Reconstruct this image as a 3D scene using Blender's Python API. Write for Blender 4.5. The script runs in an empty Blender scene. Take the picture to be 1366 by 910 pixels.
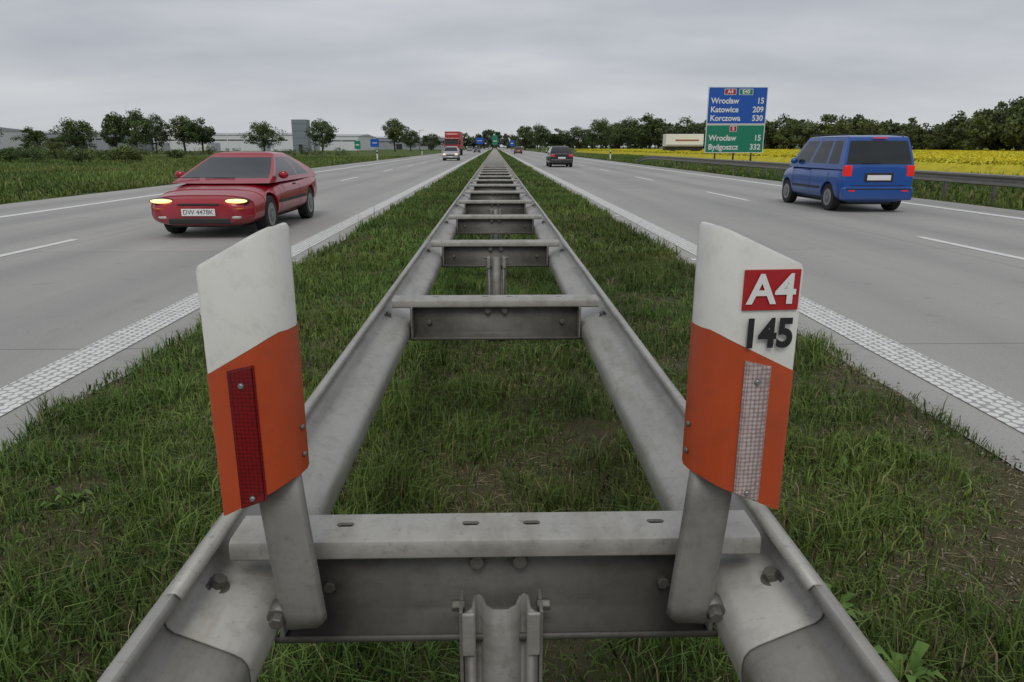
import bpy, bmesh, math, numpy as np
from mathutils import Vector, Matrix
R = math.radians
rng = np.random.default_rng(7)
scene = bpy.context.scene
scene.view_settings.view_transform = 'Standard'
scene.view_settings.look = 'None'
scene.view_settings.exposure = 0
COL = scene.collection

# ------------------------------------------------------------ camera
F = 950.0; H = 1.42
TH = math.atan(259/F); PS = math.atan(23/F*math.cos(TH))
cam = bpy.data.cameras.new("camera"); cam.sensor_width = 36; cam.lens = F/1366*36
cam.clip_end = 6000; cam.clip_start = 0.02
camo = bpy.data.objects.new("camera", cam); COL.objects.link(camo)
camo.location = (0, 0, H); camo.rotation_euler = (R(90)-TH, 0, -PS)
scene.camera = camo

def PX(px, d, h=0.0):
    t = (px-683)/F
    return (t*(d*math.cos(PS)*math.cos(TH)+h*math.sin(TH))+d*math.sin(PS))/(math.cos(PS)-t*math.sin(PS)*math.cos(TH))

# ------------------------------------------------------------ materials
def newmat(name):
    m = bpy.data.materials.new(name); m.use_nodes = True
    nt = m.node_tree; b = nt.nodes["Principled BSDF"]
    return m, nt, b
def N(nt, t, **k):
    n = nt.nodes.new(t)
    for a, v in k.items(): setattr(n, a, v)
    return n
def math_(nt, op, a, b=None, c=None):
    n = N(nt, 'ShaderNodeMath', operation=op)
    for i, v in enumerate((a, b, c)):
        if v is None: continue
        if isinstance(v, (int, float)): n.inputs[i].default_value = v
        else: nt.links.new(v, n.inputs[i])
    return n.outputs[0]
def mixc(nt, f, a, b, mode='MIX'):
    n = N(nt, 'ShaderNodeMix', data_type='RGBA', blend_type=mode)
    for i, v in ((0, f), (6, a), (7, b)):
        if isinstance(v, (int, float)): n.inputs[i].default_value = v
        elif isinstance(v, tuple): n.inputs[i].default_value = (*v, 1)
        else: nt.links.new(v, n.inputs[i])
    return n.outputs[2]
def noise(nt, scale, detail=4, rough=.55, vec=None, stretch=None):
    n = N(nt, 'ShaderNodeTexNoise'); n.inputs['Scale'].default_value = scale
    n.inputs['Detail'].default_value = detail; n.inputs['Roughness'].default_value = rough
    tc = N(nt, 'ShaderNodeTexCoord').outputs['Object'] if vec is None else vec
    if stretch:
        mp = N(nt, 'ShaderNodeMapping'); mp.inputs['Scale'].default_value = stretch
        nt.links.new(tc, mp.inputs[0]); tc = mp.outputs[0]
    nt.links.new(tc, n.inputs['Vector'])
    return n.outputs['Fac']
def ramp(nt, fac, stops):
    n = N(nt, 'ShaderNodeValToRGB'); cr = n.color_ramp
    while len(cr.elements) < len(stops): cr.elements.new(.5)
    for e, (p, c) in zip(cr.elements, stops):
        e.position = p; e.color = (*c, 1) if isinstance(c, tuple) else (c, c, c, 1)
    nt.links.new(fac, n.inputs[0]); return n.outputs[0]
def bump(nt, b, hgt, s=.3, d=.01):
    n = N(nt, 'ShaderNodeBump'); n.inputs['Strength'].default_value = s; n.inputs['Distance'].default_value = d
    nt.links.new(hgt, n.inputs['Height']); nt.links.new(n.outputs[0], b.inputs['Normal'])
def simple(name, col, rough=.5, metal=0., var=.12, scale=6, coat=0., emit=None, es=0):
    m, nt, b = newmat(name)
    nz = noise(nt, scale, 3)
    c = mixc(nt, nz, tuple(x*(1-var) for x in col), tuple(min(1, x*(1+var)) for x in col))
    nt.links.new(c, b.inputs['Base Color'])
    b.inputs['Roughness'].default_value = rough; b.inputs['Metallic'].default_value = metal
    b.inputs['Coat Weight'].default_value = coat
    if emit:
        b.inputs['Emission Color'].default_value = (*emit, 1); b.inputs['Emission Strength'].default_value = es
    return m
def steel(name, base, metal=.35, rough=.5):
    m, nt, b = newmat(name)
    n1 = noise(nt, 3.0, 4, .65); n2 = noise(nt, 60, 3, .6); n3 = noise(nt, 7, 4, .65, stretch=(1.6, .35, 3)); n4 = noise(nt, 26, 3, .6, stretch=(1, 1, .15))
    v = N(nt, 'ShaderNodeTexVoronoi'); v.inputs['Scale'].default_value = 110
    nt.links.new(N(nt, 'ShaderNodeTexCoord').outputs['Object'], v.inputs['Vector'])
    c = mixc(nt, n1, tuple(x*.72 for x in base), tuple(x*1.22 for x in base))
    c = mixc(nt, math_(nt, 'MULTIPLY', v.outputs['Color'], .18), c, tuple(x*1.35 for x in base))
    c = mixc(nt, ramp(nt, n3, [(.46, 0.), (.72, .6)]), c, (base[0]*.52, base[1]*.48, base[2]*.41))
    c = mixc(nt, ramp(nt, n4, [(.52, 0.), (.74, .35)]), c, (base[0]*.48, base[1]*.44, base[2]*.37))
    c = mixc(nt, ramp(nt, n2, [(.60, 0.), (.76, .42)]), c, (.10, .09, .07))
    nt.links.new(c, b.inputs['Base Color'])
    b.inputs['Metallic'].default_value = metal
    nt.links.new(ramp(nt, n1, [(.3, rough-.08), (.7, rough+.15)]), b.inputs['Roughness'])
    bump(nt, b, n2, .15, .002)
    return m
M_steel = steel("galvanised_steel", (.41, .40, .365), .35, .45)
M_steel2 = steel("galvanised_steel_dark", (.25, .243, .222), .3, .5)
M_steel3 = steel("galvanised_steel_shaded", (.15, .145, .13), .25, .55)  # darker copy of the steel; shade inside the spacer web put into the colour
M_bolt = steel("bolt_steel", (.19, .18, .16), .5, .5)

def concrete():
    m, nt, b = newmat("concrete_pavement")
    tc = N(nt, 'ShaderNodeTexCoord').outputs['Object']
    sx = N(nt, 'ShaderNodeSeparateXYZ'); nt.links.new(tc, sx.inputs[0])
    n1 = noise(nt, .35, 5, .6); n2 = noise(nt, 1.1, 5, .65, stretch=(1, .06, 1)); n3 = noise(nt, 70, 2, .6)
    wn = N(nt, 'ShaderNodeTexWhiteNoise', noise_dimensions='2D')
    cell = N(nt, 'ShaderNodeCombineXYZ')
    nt.links.new(math_(nt, 'FLOOR', math_(nt, 'MULTIPLY', sx.outputs[1], .2)), cell.inputs[1])
    nt.links.new(math_(nt, 'FLOOR', math_(nt, 'MULTIPLY', math_(nt, 'ADD', sx.outputs[0], 100.9), .267)), cell.inputs[0])
    nt.links.new(cell.outputs[0], wn.inputs['Vector'])
    c = mixc(nt, n1, (.32, .31, .288), (.47, .455, .425))
    c = mixc(nt, ramp(nt, n2, [(.3, 0.), (.7, .8)]), c, (.285, .28, .265))
    c = mixc(nt, math_(nt, 'MULTIPLY', wn.outputs[0], .35), c, (.48, .465, .43))
    c = mixc(nt, ramp(nt, n3, [(.52, 0.), (.72, .45)]), c, (.17, .165, .155))
    c = mixc(nt, ramp(nt, noise(nt, 2.6, 4, .7), [(.60, 0.), (.72, .4)]), c, (.20, .195, .185))
    ax = math_(nt, 'ABSOLUTE', sx.outputs[0])
    wear = math_(nt, 'ABSOLUTE', math_(nt, 'SINE', math_(nt, 'MULTIPLY', math_(nt, 'SUBTRACT', ax, 2.85), 1.675)))
    c = mixc(nt, math_(nt, 'MULTIPLY', math_(nt, 'POWER', wear, 3.), .24), c, (.17, .17, .17))
    fy = math_(nt, 'FRACT', math_(nt, 'MULTIPLY', sx.outputs[1], .2))
    jy = math_(nt, 'LESS_THAN', fy, .0032)
    jx = math_(nt, 'LESS_THAN', math_(nt, 'ABSOLUTE', math_(nt, 'SUBTRACT', ax, 6.35)), .007)
    jx2 = math_(nt, 'LESS_THAN', math_(nt, 'ABSOLUTE', math_(nt, 'SUBTRACT', ax, 10.5)), .007)
    j = math_(nt, 'MINIMUM', math_(nt, 'ADD', math_(nt, 'ADD', jy, jx), jx2), 1.)
    c = mixc(nt, math_(nt, 'MULTIPLY', j, .65), c, (.08, .08, .07))
    nt.links.new(c, b.inputs['Base Color']); b.inputs['Roughness'].default_value = .75
    bump(nt, b, n3, .25, .004)
    return m
M_conc = concrete()
def whitepaint(name, dots):
    m, nt, b = newmat(name)
    n1 = noise(nt, 9, 5, .7)
    c = mixc(nt, ramp(nt, n1, [(.35, .0), (.8, .6)]), (.80, .80, .77), (.5, .49, .46))
    if dots:
        tc = N(nt, 'ShaderNodeTexCoord').outputs['Object']
        sx = N(nt, 'ShaderNodeSeparateXYZ'); nt.links.new(tc, sx.inputs[0])
        u = math_(nt, 'MULTIPLY', sx.outputs[0], 1/.058)
        row = math_(nt, 'FLOOR', u)
        vv = math_(nt, 'ADD', math_(nt, 'MULTIPLY', sx.outputs[1], 1/.075), math_(nt, 'MULTIPLY', row, .5))
        fu = math_(nt, 'SUBTRACT', math_(nt, 'FRACT', u), .5); fv = math_(nt, 'SUBTRACT', math_(nt, 'FRACT', vv), .5)
        d = math_(nt, 'SQRT', math_(nt, 'ADD', math_(nt, 'MULTIPLY', fu, fu), math_(nt, 'MULTIPLY', fv, fv)))
        d = math_(nt, 'ADD', d, math_(nt, 'MULTIPLY', math_(nt, 'SUBTRACT', noise(nt, 22, 4), .5), .6))
        k = ramp(nt, d, [(.40, 1.), (.48, 0.)])
        c = mixc(nt, k, (.36, .35, .33), c)
        bump(nt, b, k, .5, .006)
    nt.links.new(c, b.inputs['Base Color']); b.inputs['Roughness'].default_value = .6
    return m
M_line = whitepaint("road_paint", False); M_dots = whitepaint("profiled_road_paint", True)

def ground_mat(name, cols, s1=.5, s2=8, fine=60):
    m, nt, b = newmat(name)
    n1 = noise(nt, s1, 6, .65); n2 = noise(nt, s2, 5, .7); n3 = noise(nt, fine, 3, .6)
    c = ramp(nt, n1, [(.3, cols[0]), (.5, cols[1]), (.7, cols[2])])
    c2 = ramp(nt, n2, [(.3, cols[2]), (.55, cols[0]), (.75, cols[3])])
    c = mixc(nt, .5, c, c2)
    c = mixc(nt, ramp(nt, n3, [(.45, 0.), (.8, .6)]), c, cols[3])
    nt.links.new(c, b.inputs['Base Color']); b.inputs['Roughness'].default_value = .95
    b.inputs['Specular IOR Level'].default_value = .1
    bump(nt, b, n2, .6, .05)
    return m
M_ground = ground_mat("meadow", [(.085, .13, .033), (.06, .095, .024), (.115, .145, .043), (.15, .15, .057)], .06, 1.5, 9)
M_soil = ground_mat("median_soil", [(.078, .078, .036), (.054, .050, .026), (.105, .090, .052), (.18, .155, .105)], 1.2, 14, 120)

def attr_mat(name, rough=.6):
    m, nt, b = newmat(name)
    a = N(nt, 'ShaderNodeAttribute', attribute_name="tint")
    nt.links.new(a.outputs['Color'], b.inputs['Base Color'])
    b.inputs['Roughness'].default_value = rough; b.inputs['Specular IOR Level'].default_value = .2
    return m
M_blade = attr_mat("grass_blades", .6)
M_leaf = attr_mat("foliage", .6)
M_bark = simple("bark", (.07, .055, .04), .9, scale=20, var=.4)
M_white = simple("white_plastic", (.75, .74, .69), .42, var=.08, scale=9)
M_orange = simple("orange_plastic", (.48, .070, .018), .38, var=.14, scale=8)
M_black = simple("black_print", (.015, .015, .015), .5)
M_redpl = simple("red_print", (.42, .012, .016), .45)
M_whitepr = simple("white_print", (.8, .8, .78), .4, var=.03)
M_rubber = simple("rubber", (.02, .02, .02), .8)
M_dark = simple("dark_plastic", (.022, .022, .024), .6)
M_glass = simple("tinted_glass", (.018, .022, .024), .06, var=.3, scale=2)
M_rim = simple("alloy", (.33, .33, .34), .35, .7)
M_rimblur = simple("spinning_alloy", (.17, .17, .175), .4, .4, var=.1)
M_signblue = simple("sign_blue", (.01, .095, .46), .4, var=.06)
M_signgreen = simple("sign_green", (.008, .22, .13), .4, var=.06)
M_lamp = simple("lit_headlamp", (.8, .65, .4), .3, emit=(1., .62, .24), es=1.5)
M_lens = simple("lamp_lens", (.5, .5, .5), .1)
M_amber = simple("amber_lens", (.5, .13, .02), .2)
M_tail = simple("tail_lens", (.40, .01, .01), .2, emit=(1., .03, .02), es=.3)
def dirty(m, amt=.5, col=(.16, .14, .11)):
    nt = m.node_tree; b = nt.nodes['Principled BSDF']
    src = b.inputs['Base Color'].links[0].from_socket
    n = noise(nt, 22, 6, .75); n2 = noise(nt, 4, 4, .6)
    f = math_(nt, 'MULTIPLY', ramp(nt, n, [(.52, 0.), (.75, amt)]), ramp(nt, n2, [(.3, .3), (.7, 1.)]))
    nt.links.new(mixc(nt, f, src, col), b.inputs['Base Color'])
dirty(M_white, .38); dirty(M_orange, .6, (.2, .06, .03))
def reflector(name, ca, cb, sc):
    m, nt, b = newmat(name)
    v = N(nt, 'ShaderNodeTexVoronoi'); v.inputs['Scale'].default_value = sc; v.inputs['Randomness'].default_value = .15
    nt.links.new(N(nt, 'ShaderNodeTexCoord').outputs['Object'], v.inputs['Vector'])
    c = mixc(nt, ramp(nt, v.outputs['Distance'], [(.3, 0.), (.6, 1.)]), ca, cb)
    nt.links.new(mixc(nt, ramp(nt, noise(nt, 30, 5, .7), [(.45, 0.), (.7, .5)]), c, cb), b.inputs['Base Color'])
    b.inputs['Roughness'].default_value = .25; b.inputs['Coat Weight'].default_value = .4
    return m
M_refr = reflector("red_reflector", (.23, .004, .008), (.10, .003, .006), 160)
M_refw = reflector("white_reflector", (.58, .49, .47), (.28, .21, .20), 150)

# ------------------------------------------------------------ mesh helpers
def link(o, parent=None):
    COL.objects.link(o)
    if parent: o.parent = parent
    return o
def empty(name, loc=(0, 0, 0), rz=0):
    e = bpy.data.objects.new(name, None); e.location = loc; e.rotation_euler = (0, 0, rz); e.empty_display_size = .2
    return link(e)
def obj(name, verts, faces, mats, parent=None, smooth=False, bev=0):
    me = bpy.data.meshes.new(name); me.from_pydata([tuple(v) for v in verts], [], faces)
    for m in (mats if isinstance(mats, list) else [mats]): me.materials.append(m)
    bm = bmesh.new(); bm.from_mesh(me)
    bmesh.ops.recalc_face_normals(bm, faces=bm.faces)
    bm.to_mesh(me); bm.free()
    if smooth: me.polygons.foreach_set("use_smooth", [True]*len(me.polygons))
    o = bpy.data.objects.new(name, me); link(o, parent)
    if bev:
        b = o.modifiers.new("bevel", 'BEVEL'); b.width = bev; b.segments = 2; b.limit_method = 'ANGLE'
    return o
def box(name, x0, x1, y0, y1, z0, z1, mat, parent=None, bev=0):
    v = [(x, y, z) for x in (x0, x1) for y in (y0, y1) for z in (z0, z1)]
    f = [(0, 1, 3, 2), (4, 6, 7, 5), (0, 4, 5, 1), (2, 3, 7, 6), (0, 2, 6, 4), (1, 5, 7, 3)]
    return obj(name, v, f, mat, parent, bev=bev)
def cyl(name, p0, p1, r, mat, parent=None, n=16, r1=None, smooth=True, bev=0):
    p0 = Vector(p0); p1 = Vector(p1); r1 = r if r1 is None else r1
    ax = (p1-p0).normalized(); u = ax.orthogonal().normalized(); w = ax.cross(u)
    v = []
    for p, rr in ((p0, r), (p1, r1)):
        for i in range(n):
            a = 2*math.pi*i/n; v.append(p+rr*(math.cos(a)*u+math.sin(a)*w))
    f = [(i, (i+1) % n, n+(i+1) % n, n+i) for i in range(n)]+[tuple(range(n)), tuple(range(n, 2*n))]
    o = obj(name, v, f, mat, parent, bev=bev)
    for p in o.data.polygons:
        if len(p.vertices) == 4 and smooth: p.use_smooth = True
    return o
def ellipsoid(name, c, r, mat, parent=None, seg=16):
    bm = bmesh.new(); bmesh.ops.create_uvsphere(bm, u_segments=seg, v_segments=seg//2, radius=1)
    bmesh.ops.scale(bm, vec=r, verts=bm.verts); bmesh.ops.translate(bm, vec=c, verts=bm.verts)
    me = bpy.data.meshes.new(name); bm.to_mesh(me); bm.free(); me.materials.append(mat)
    me.polygons.foreach_set("use_smooth", [True]*len(me.polygons))
    return link(bpy.data.objects.new(name, me), parent)
def text(name, s, x, y, z, size, mat, parent=None, align='CENTER', rz=0, depth=.0, sx=1.0, bold=0):
    cu = bpy.data.curves.new(name, 'FONT'); cu.body = s; cu.size = size; cu.align_x = align; cu.align_y = 'CENTER'
    cu.extrude = depth; cu.offset = bold
    o = bpy.data.objects.new(name, cu); COL.objects.link(o)
    dg = bpy.context.evaluated_depsgraph_get()
    me = bpy.data.meshes.new_from_object(o.evaluated_get(dg)); bpy.data.objects.remove(o)
    me.materials.clear(); me.materials.append(mat)
    o = bpy.data.objects.new(name, me); link(o, parent)
    o.location = (x, y, z); o.rotation_euler = (R(90), 0, rz); o.scale = (sx, 1, 1)
    return o
def boolean(o, cutter):
    m = o.modifiers.new("b", 'BOOLEAN'); m.object = cutter; m.operation = 'DIFFERENCE'; m.solver = 'EXACT'
    dg = bpy.context.evaluated_depsgraph_get()
    me = bpy.data.meshes.new_from_object(o.evaluated_get(dg))
    o.modifiers.clear(); o.data = me
    bpy.data.objects.remove(cutter)
def autosmooth(o, ang=35):
    me = o.data; me.polygons.foreach_set("use_smooth", [True]*len(me.polygons))
    try: me.set_sharp_from_angle(angle=R(ang))
    except Exception: pass
def quadmesh(name, V, Fq, mats, tint=None, midx=None, parent=None, uselink=True):
    me = bpy.data.meshes.new(name); nv = len(V); nf = len(Fq)
    me.vertices.add(nv); me.vertices.foreach_set("co", np.ascontiguousarray(V, dtype=np.float32).ravel())
    me.loops.add(nf*4); me.loops.foreach_set("vertex_index", np.ascontiguousarray(Fq, dtype=np.int32).ravel())
    me.polygons.add(nf); me.polygons.foreach_set("loop_start", np.arange(0, nf*4, 4, dtype=np.int32))
    for m in mats: me.materials.append(m)
    if midx is not None: me.polygons.foreach_set("material_index", np.asarray(midx, dtype=np.int32))
    me.update(calc_edges=True)
    if tint is not None:
        a = me.attributes.new("tint", 'FLOAT_COLOR', 'POINT')
        c = np.ones((nv, 4), dtype=np.float32); c[:, :3] = tint; a.data.foreach_set("color", c.ravel())
    if not uselink: return me
    return link(bpy.data.objects.new(name, me), parent)

_g = rng.random((256, 256))
def vnoise(x, y, s):
    x = np.asarray(x)*s+57.3; y = np.asarray(y)*s+91.7
    xi = np.floor(x).astype(int); yi = np.floor(y).astype(int); fx = x-xi; fy = y-yi
    fx = fx*fx*(3-2*fx); fy = fy*fy*(3-2*fy)
    g = lambda a, b: _g[a % 256, b % 256]
    return (g(xi, yi)*(1-fx)+g(xi+1, yi)*fx)*(1-fy)+(g(xi, yi+1)*(1-fx)+g(xi+1, yi+1)*fx)*fy
def fbm(x, y, s): return .55*vnoise(x, y, s)+.3*vnoise(x, y, s*2.3)+.15*vnoise(x, y, s*5.1)

# ------------------------------------------------------------ world
w = bpy.data.worlds.new("World"); scene.world = w; w.use_nodes = True
nt = w.node_tree; nt.nodes.clear()
out = N(nt, 'ShaderNodeOutputWorld')
sky = N(nt, 'ShaderNodeTexSky', sky_type='NISHITA'); sky.sun_disc = False
sky.sun_elevation = R(48); sky.sun_rotation = R(200)
b1 = N(nt, 'ShaderNodeBackground'); b1.inputs[1].default_value = .08; nt.links.new(sky.outputs[0], b1.inputs[0])
g = N(nt, 'ShaderNodeTexCoord').outputs['Generated']
s = N(nt, 'ShaderNodeSeparateXYZ'); nt.links.new(g, s.inputs[0])
zz = math_(nt, 'ADD', math_(nt, 'MAXIMUM', s.outputs[2], 0.), .16)
cb = N(nt, 'ShaderNodeCombineXYZ')
nt.links.new(math_(nt, 'DIVIDE', s.outputs[0], zz), cb.inputs[0]); nt.links.new(math_(nt, 'DIVIDE', s.outputs[1], zz), cb.inputs[1])
c1 = noise(nt, .5, 4, .5, cb.outputs[0], (.8, 1.3, 1)); c2 = noise(nt, 1.4, 5, .5, cb.outputs[0], (.6, 1.2, 1))
c3 = noise(nt, 2.4, 4, .5, g, (1.4, 1.4, 6))
cl = math_(nt, 'ADD', math_(nt, 'ADD', math_(nt, 'MULTIPLY', c1, .5), math_(nt, 'MULTIPLY', c2, .18)), math_(nt, 'MULTIPLY', c3, .32))
ccol = ramp(nt, cl, [(.37, (.425, .45, .50)), (.46, (.49, .512, .555)), (.54, (.565, .582, .62)), (.64, (.66, .67, .695))])
hz = ramp(nt, s.outputs[2], [(.0, .6), (.10, 0.)])
ccol = mixc(nt, hz, ccol, (.585, .60, .62))
b2 = N(nt, 'ShaderNodeBackground'); b2.inputs[1].default_value = 1.0; nt.links.new(ccol, b2.inputs[0])
mx = N(nt, 'ShaderNodeMixShader'); mx.inputs[0].default_value = .94
nt.links.new(b1.outputs[0], mx.inputs[1]); nt.links.new(b2.outputs[0], mx.inputs[2]); nt.links.new(mx.outputs[0], out.inputs[0])
sun = bpy.data.lights.new("sun", 'SUN'); sun.energy = .9; sun.angle = R(22); sun.color = (1, .97, .92)
so = bpy.data.objects.new("sun", sun); link(so)
so.rotation_euler = (R(38), R(8), R(-15))

# ------------------------------------------------------------ ground & roads
def sheet(name, x0, x1, y0, y1, z, mat, parent=None):
    return obj(name, [(x0, y0, z), (x1, y0, z), (x1, y1, z), (x0, y1, z)], [(0, 1, 2, 3)], mat, parent)
sheet("ground", -2500, 2500, -200, 4500, 0, M_ground)
RL, RR = -12.5, 12.0
for nm, xa, xb in (("motorway_road", RL, -2.36), ("motorway_road", 2.36, RR)):
    sheet(nm, xa, xb, -20, 1800, .014, M_conc)
mk = empty("road_markings")
for sg, dash, edge in ((-1, 6.6, 10.25), (1, 6.85, 10.65)):
    sheet("median_edge_line", *sorted((sg*2.67, sg*2.98)), -5, 900, .019, M_dots, mk)
    sheet("outer_edge_line", *sorted((sg*(edge-.12), sg*(edge+.12))), -5, 1500, .019, M_line, mk)
    v = []; f = []
    for k in range(60):
        a = 7.4+12*k; b = a+4
        i = len(v); v += [(sg*dash-.07, a, .019), (sg*dash+.07, a, .019), (sg*dash+.07, b, .019), (sg*dash-.07, b, .019)]
        f.append((i, i+1, i+2, i+3))
    obj("lane_dashes", v, f, M_line, mk)
for sg in (-1, 1):
    for yy in (3.05, 9.05, 15.05, 27.05):
        box("road_stud", sg*2.56-.05, sg*2.56+.05, yy-.04, yy+.04, .015, .030, M_line, mk, .008)

nx, ny = 64, 420
xs = np.linspace(-2.50, 2.50, nx); ys = np.concatenate([np.linspace(-3, 12, 220), np.geomspace(12.2, 800, 200)])
X, Y = np.meshgrid(xs, ys)
Z = .012+.045*fbm(X, Y, 2.0)+.02*vnoise(X, Y, 11)
ed = np.clip((2.50-np.abs(X)-.20*fbm(X, Y, 1.7))/.12, 0, 1); Z = Z*ed-.01*(1-ed)
V = np.stack([X, Y, Z], -1).reshape(-1, 3)
i = (np.arange(len(ys)-1)[:, None]*nx+np.arange(nx-1)[None]).ravel()
soil = quadmesh("median_soil", V, np.stack([i, i+1, i+nx+1, i+nx], 1), [M_soil])
soil.data.polygons.foreach_set("use_smooth", [True]*len(soil.data.polygons))

def blades(px, py, pz, hgt, wid, cols, lean=.6, flat=0):
    n = len(px); az = rng.random(n)*2*math.pi; la = rng.random(n)*2*math.pi; ln = (rng.random(n)**1.2)*lean
    if flat: ln = np.full(n, 2.0)
    base = np.stack([px, py, pz], 1); wv = np.stack([np.cos(az), np.sin(az), np.zeros(n)], 1)*wid[:, None]*.5
    ld = np.stack([np.cos(la), np.sin(la), np.zeros(n)], 1)
    if flat: wv = np.stack([-np.sin(la), np.cos(la), .3*np.ones(n)], 1)*wid[:, None]*.5
    up = np.array([0, 0, 1.])
    mid = base+ld*(hgt*ln*.35)[:, None]+up*(hgt*(.6 if not flat else .15))[:, None]
    tip = base+ld*(hgt*ln*1.2)[:, None]+up*(hgt*(1-.45*ln))[:, None]
    V = np.empty((n, 6, 3)); V[:, 0] = base-wv; V[:, 1] = base+wv; V[:, 2] = mid-wv*.85; V[:, 3] = mid+wv*.85; V[:, 4] = tip-wv*.12; V[:, 5] = tip+wv*.12
    i = np.arange(n)*6
    Fq = np.concatenate([np.stack([i, i+1, i+3, i+2], 1), np.stack([i+2, i+3, i+5, i+4], 1)])
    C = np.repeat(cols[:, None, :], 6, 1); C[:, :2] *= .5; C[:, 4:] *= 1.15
    return V.reshape(-1, 3), Fq, C.reshape(-1, 3)
def greens(n, x, y, dry=.12):
    a = rng.random(n)[:, None]; b = np.clip((fbm(x, y, .9)-.25)*1.9, 0, 1)[:, None]; h2 = fbm(x+9, y-30, .55)[:, None]
    c = np.array([.062, .122, .022])*(1-a)+np.array([.165, .245, .055])*a
    c = c*(.65+.65*b); c[:, 0:1] *= .8+.45*h2
    d = rng.random(n) < dry
    c[d] = np.array([.30, .26, .14])*(.5+.7*rng.random(d.sum()))[:, None]
    return c
def merge(parts):
    Vs, Fs, Cs = [], [], []; o = 0
    for V, Fq, C in parts: Vs.append(V); Fs.append(Fq+o); Cs.append(C); o += len(V)
    return np.concatenate(Vs), np.concatenate(Fs), np.concatenate(Cs)
def barefn(x, y):
    return (np.clip((x-1.45)/.6, 0, 1)*np.clip((7-y)/3, 0, 1)*.23 + np.exp(-((x-.05)/.36)**2-((y-2.5)/.9)**2)*.16)
parts = []
for ya, yb, dens, h0, h1, wd in ((.4, 4, 6300, .03, .13, .0048), (4, 9, 2800, .04, .14, .0068), (9, 25, 850, .05, .14, .013), (25, 90, 140, .06, .15, .032), (90, 330, 18, .1, .17, .09)):
    n = int(dens*5.0*(yb-ya)); x = (rng.random(n)*2-1)*2.5; y = ya+rng.random(n)*(yb-ya)
    dn = fbm(x, y, 1.6); bare = barefn(x, y)
    edge = 2.47-.20*fbm(x, y, 1.7)
    keep = (dn-bare > .10+.26*rng.random(n)) & (np.abs(x) < edge)
    x = x[keep]; y = y[keep]; n = len(x); dn = (dn-bare)[keep]
    clump = np.clip(fbm(x+40, y, 3.2)*2.0-.45, .2, 1.5)*np.clip((dn-.02)*3, .35, 1.1)
    hg = (h0+(h1-h0)*rng.random(n)**1.6)*(.40+.95*clump)
    hg *= 1+.55*np.exp(-((np.abs(x)-.47)/.12)**2)
    long = rng.random(n) < .03; hg[long] *= 1.7
    z = .01+.045*fbm(x, y, 2.0)
    dry = np.clip(.34-dn, .06, .35)
    cc = greens(n, x, y, 0); dd = rng.random(n) < dry
    cc[dd] = np.array([.27, .22, .12])*(.4+.8*rng.random(dd.sum()))[:, None]
    parts.append(blades(x, y, z, hg, wd*(.5+.95*rng.random(n)), cc, 1.05))
n = 42000; x = (rng.random(n)*2-1)*2.35; y = .4+8*rng.random(n)**1.5; k = (fbm(x, y, 1.1)+barefn(x, y) > .48+.1*rng.random(n)); x = x[k]; y = y[k]; n = len(x)
parts.append(blades(x, y, .022+.045*fbm(x, y, 2.0), .012+.025*rng.random(n), .003+.002*rng.random(n), np.array([.28, .225, .135])*(.35+.8*rng.random((n, 1))), flat=1))
V, Fq, C = merge(parts)
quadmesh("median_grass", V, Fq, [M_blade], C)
print("blades", len(V)//6)
parts = []
for xa, xb, ya, yb, dens in ((-30, RL-.05, 8, 45, 70), (-60, RL-.05, 45, 110, 12), (RR+.05, 23, 8, 50, 70), (RR+.05, 23, 50, 130, 25)):
    n = int(dens*(xb-xa)*(yb-ya)); x = xa+rng.random(n)*(xb-xa); y = ya+rng.random(n)*(yb-ya)
    kk = fbm(x, y, .5) > .3; x = x[kk]; y = y[kk]; n = len(x)
    hg = .10+.25*rng.random(n)**2*(.4+fbm(x, y, .3))
    cc = greens(n, x*.3, y*.3, .08); pt = np.clip((fbm(x, y, .12)-.45)*4, 0, 1)[:, None]
    cc = cc*(1-pt*.4)+np.array([.20, .21, .06])*pt*.4
    parts.append(blades(x, y, np.zeros(n), hg, .02+.03*rng.random(n)+y*.0004, cc, .6))
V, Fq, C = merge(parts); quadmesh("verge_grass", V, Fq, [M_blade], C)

n = 12000; x = 1.2+1.3*rng.random(n)**.8; y = .6+8*rng.random(n); x[:2500] = -2.4+4.6*rng.random(2500)
k = (x < 2.45); x = x[k]; y = y[k]; n = len(x); z = .012+.045*fbm(x, y, 2.)+.008
r = .0015+.005*rng.random(n)**3
base = np.array([[-1, -1, -.4], [1, -1, -.4], [1, 1, -.4], [-1, 1, -.4], [-.6, -.6, .7], [.6, -.7, .6], [.7, .5, .8], [-.5, .6, .6]])
V = np.stack([x, y, z], 1)[:, None, :]+base[None]*r[:, None, None]*(.7+.6*rng.random((n, 8, 3)))
fb = np.array([[4, 5, 6, 7], [0, 1, 5, 4], [1, 2, 6, 5], [2, 3, 7, 6], [3, 0, 4, 7]])
Fq = (fb[None]+(np.arange(n)*8)[:, None, None]).reshape(-1, 4)
gc = np.repeat((.12+.25*rng.random(n))[:, None]*np.array([1., .92, .78]), 8, 0)
quadmesh("gravel", V.reshape(-1, 3), Fq, [attr_mat("gravel_stone", .9)], gc)

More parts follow.
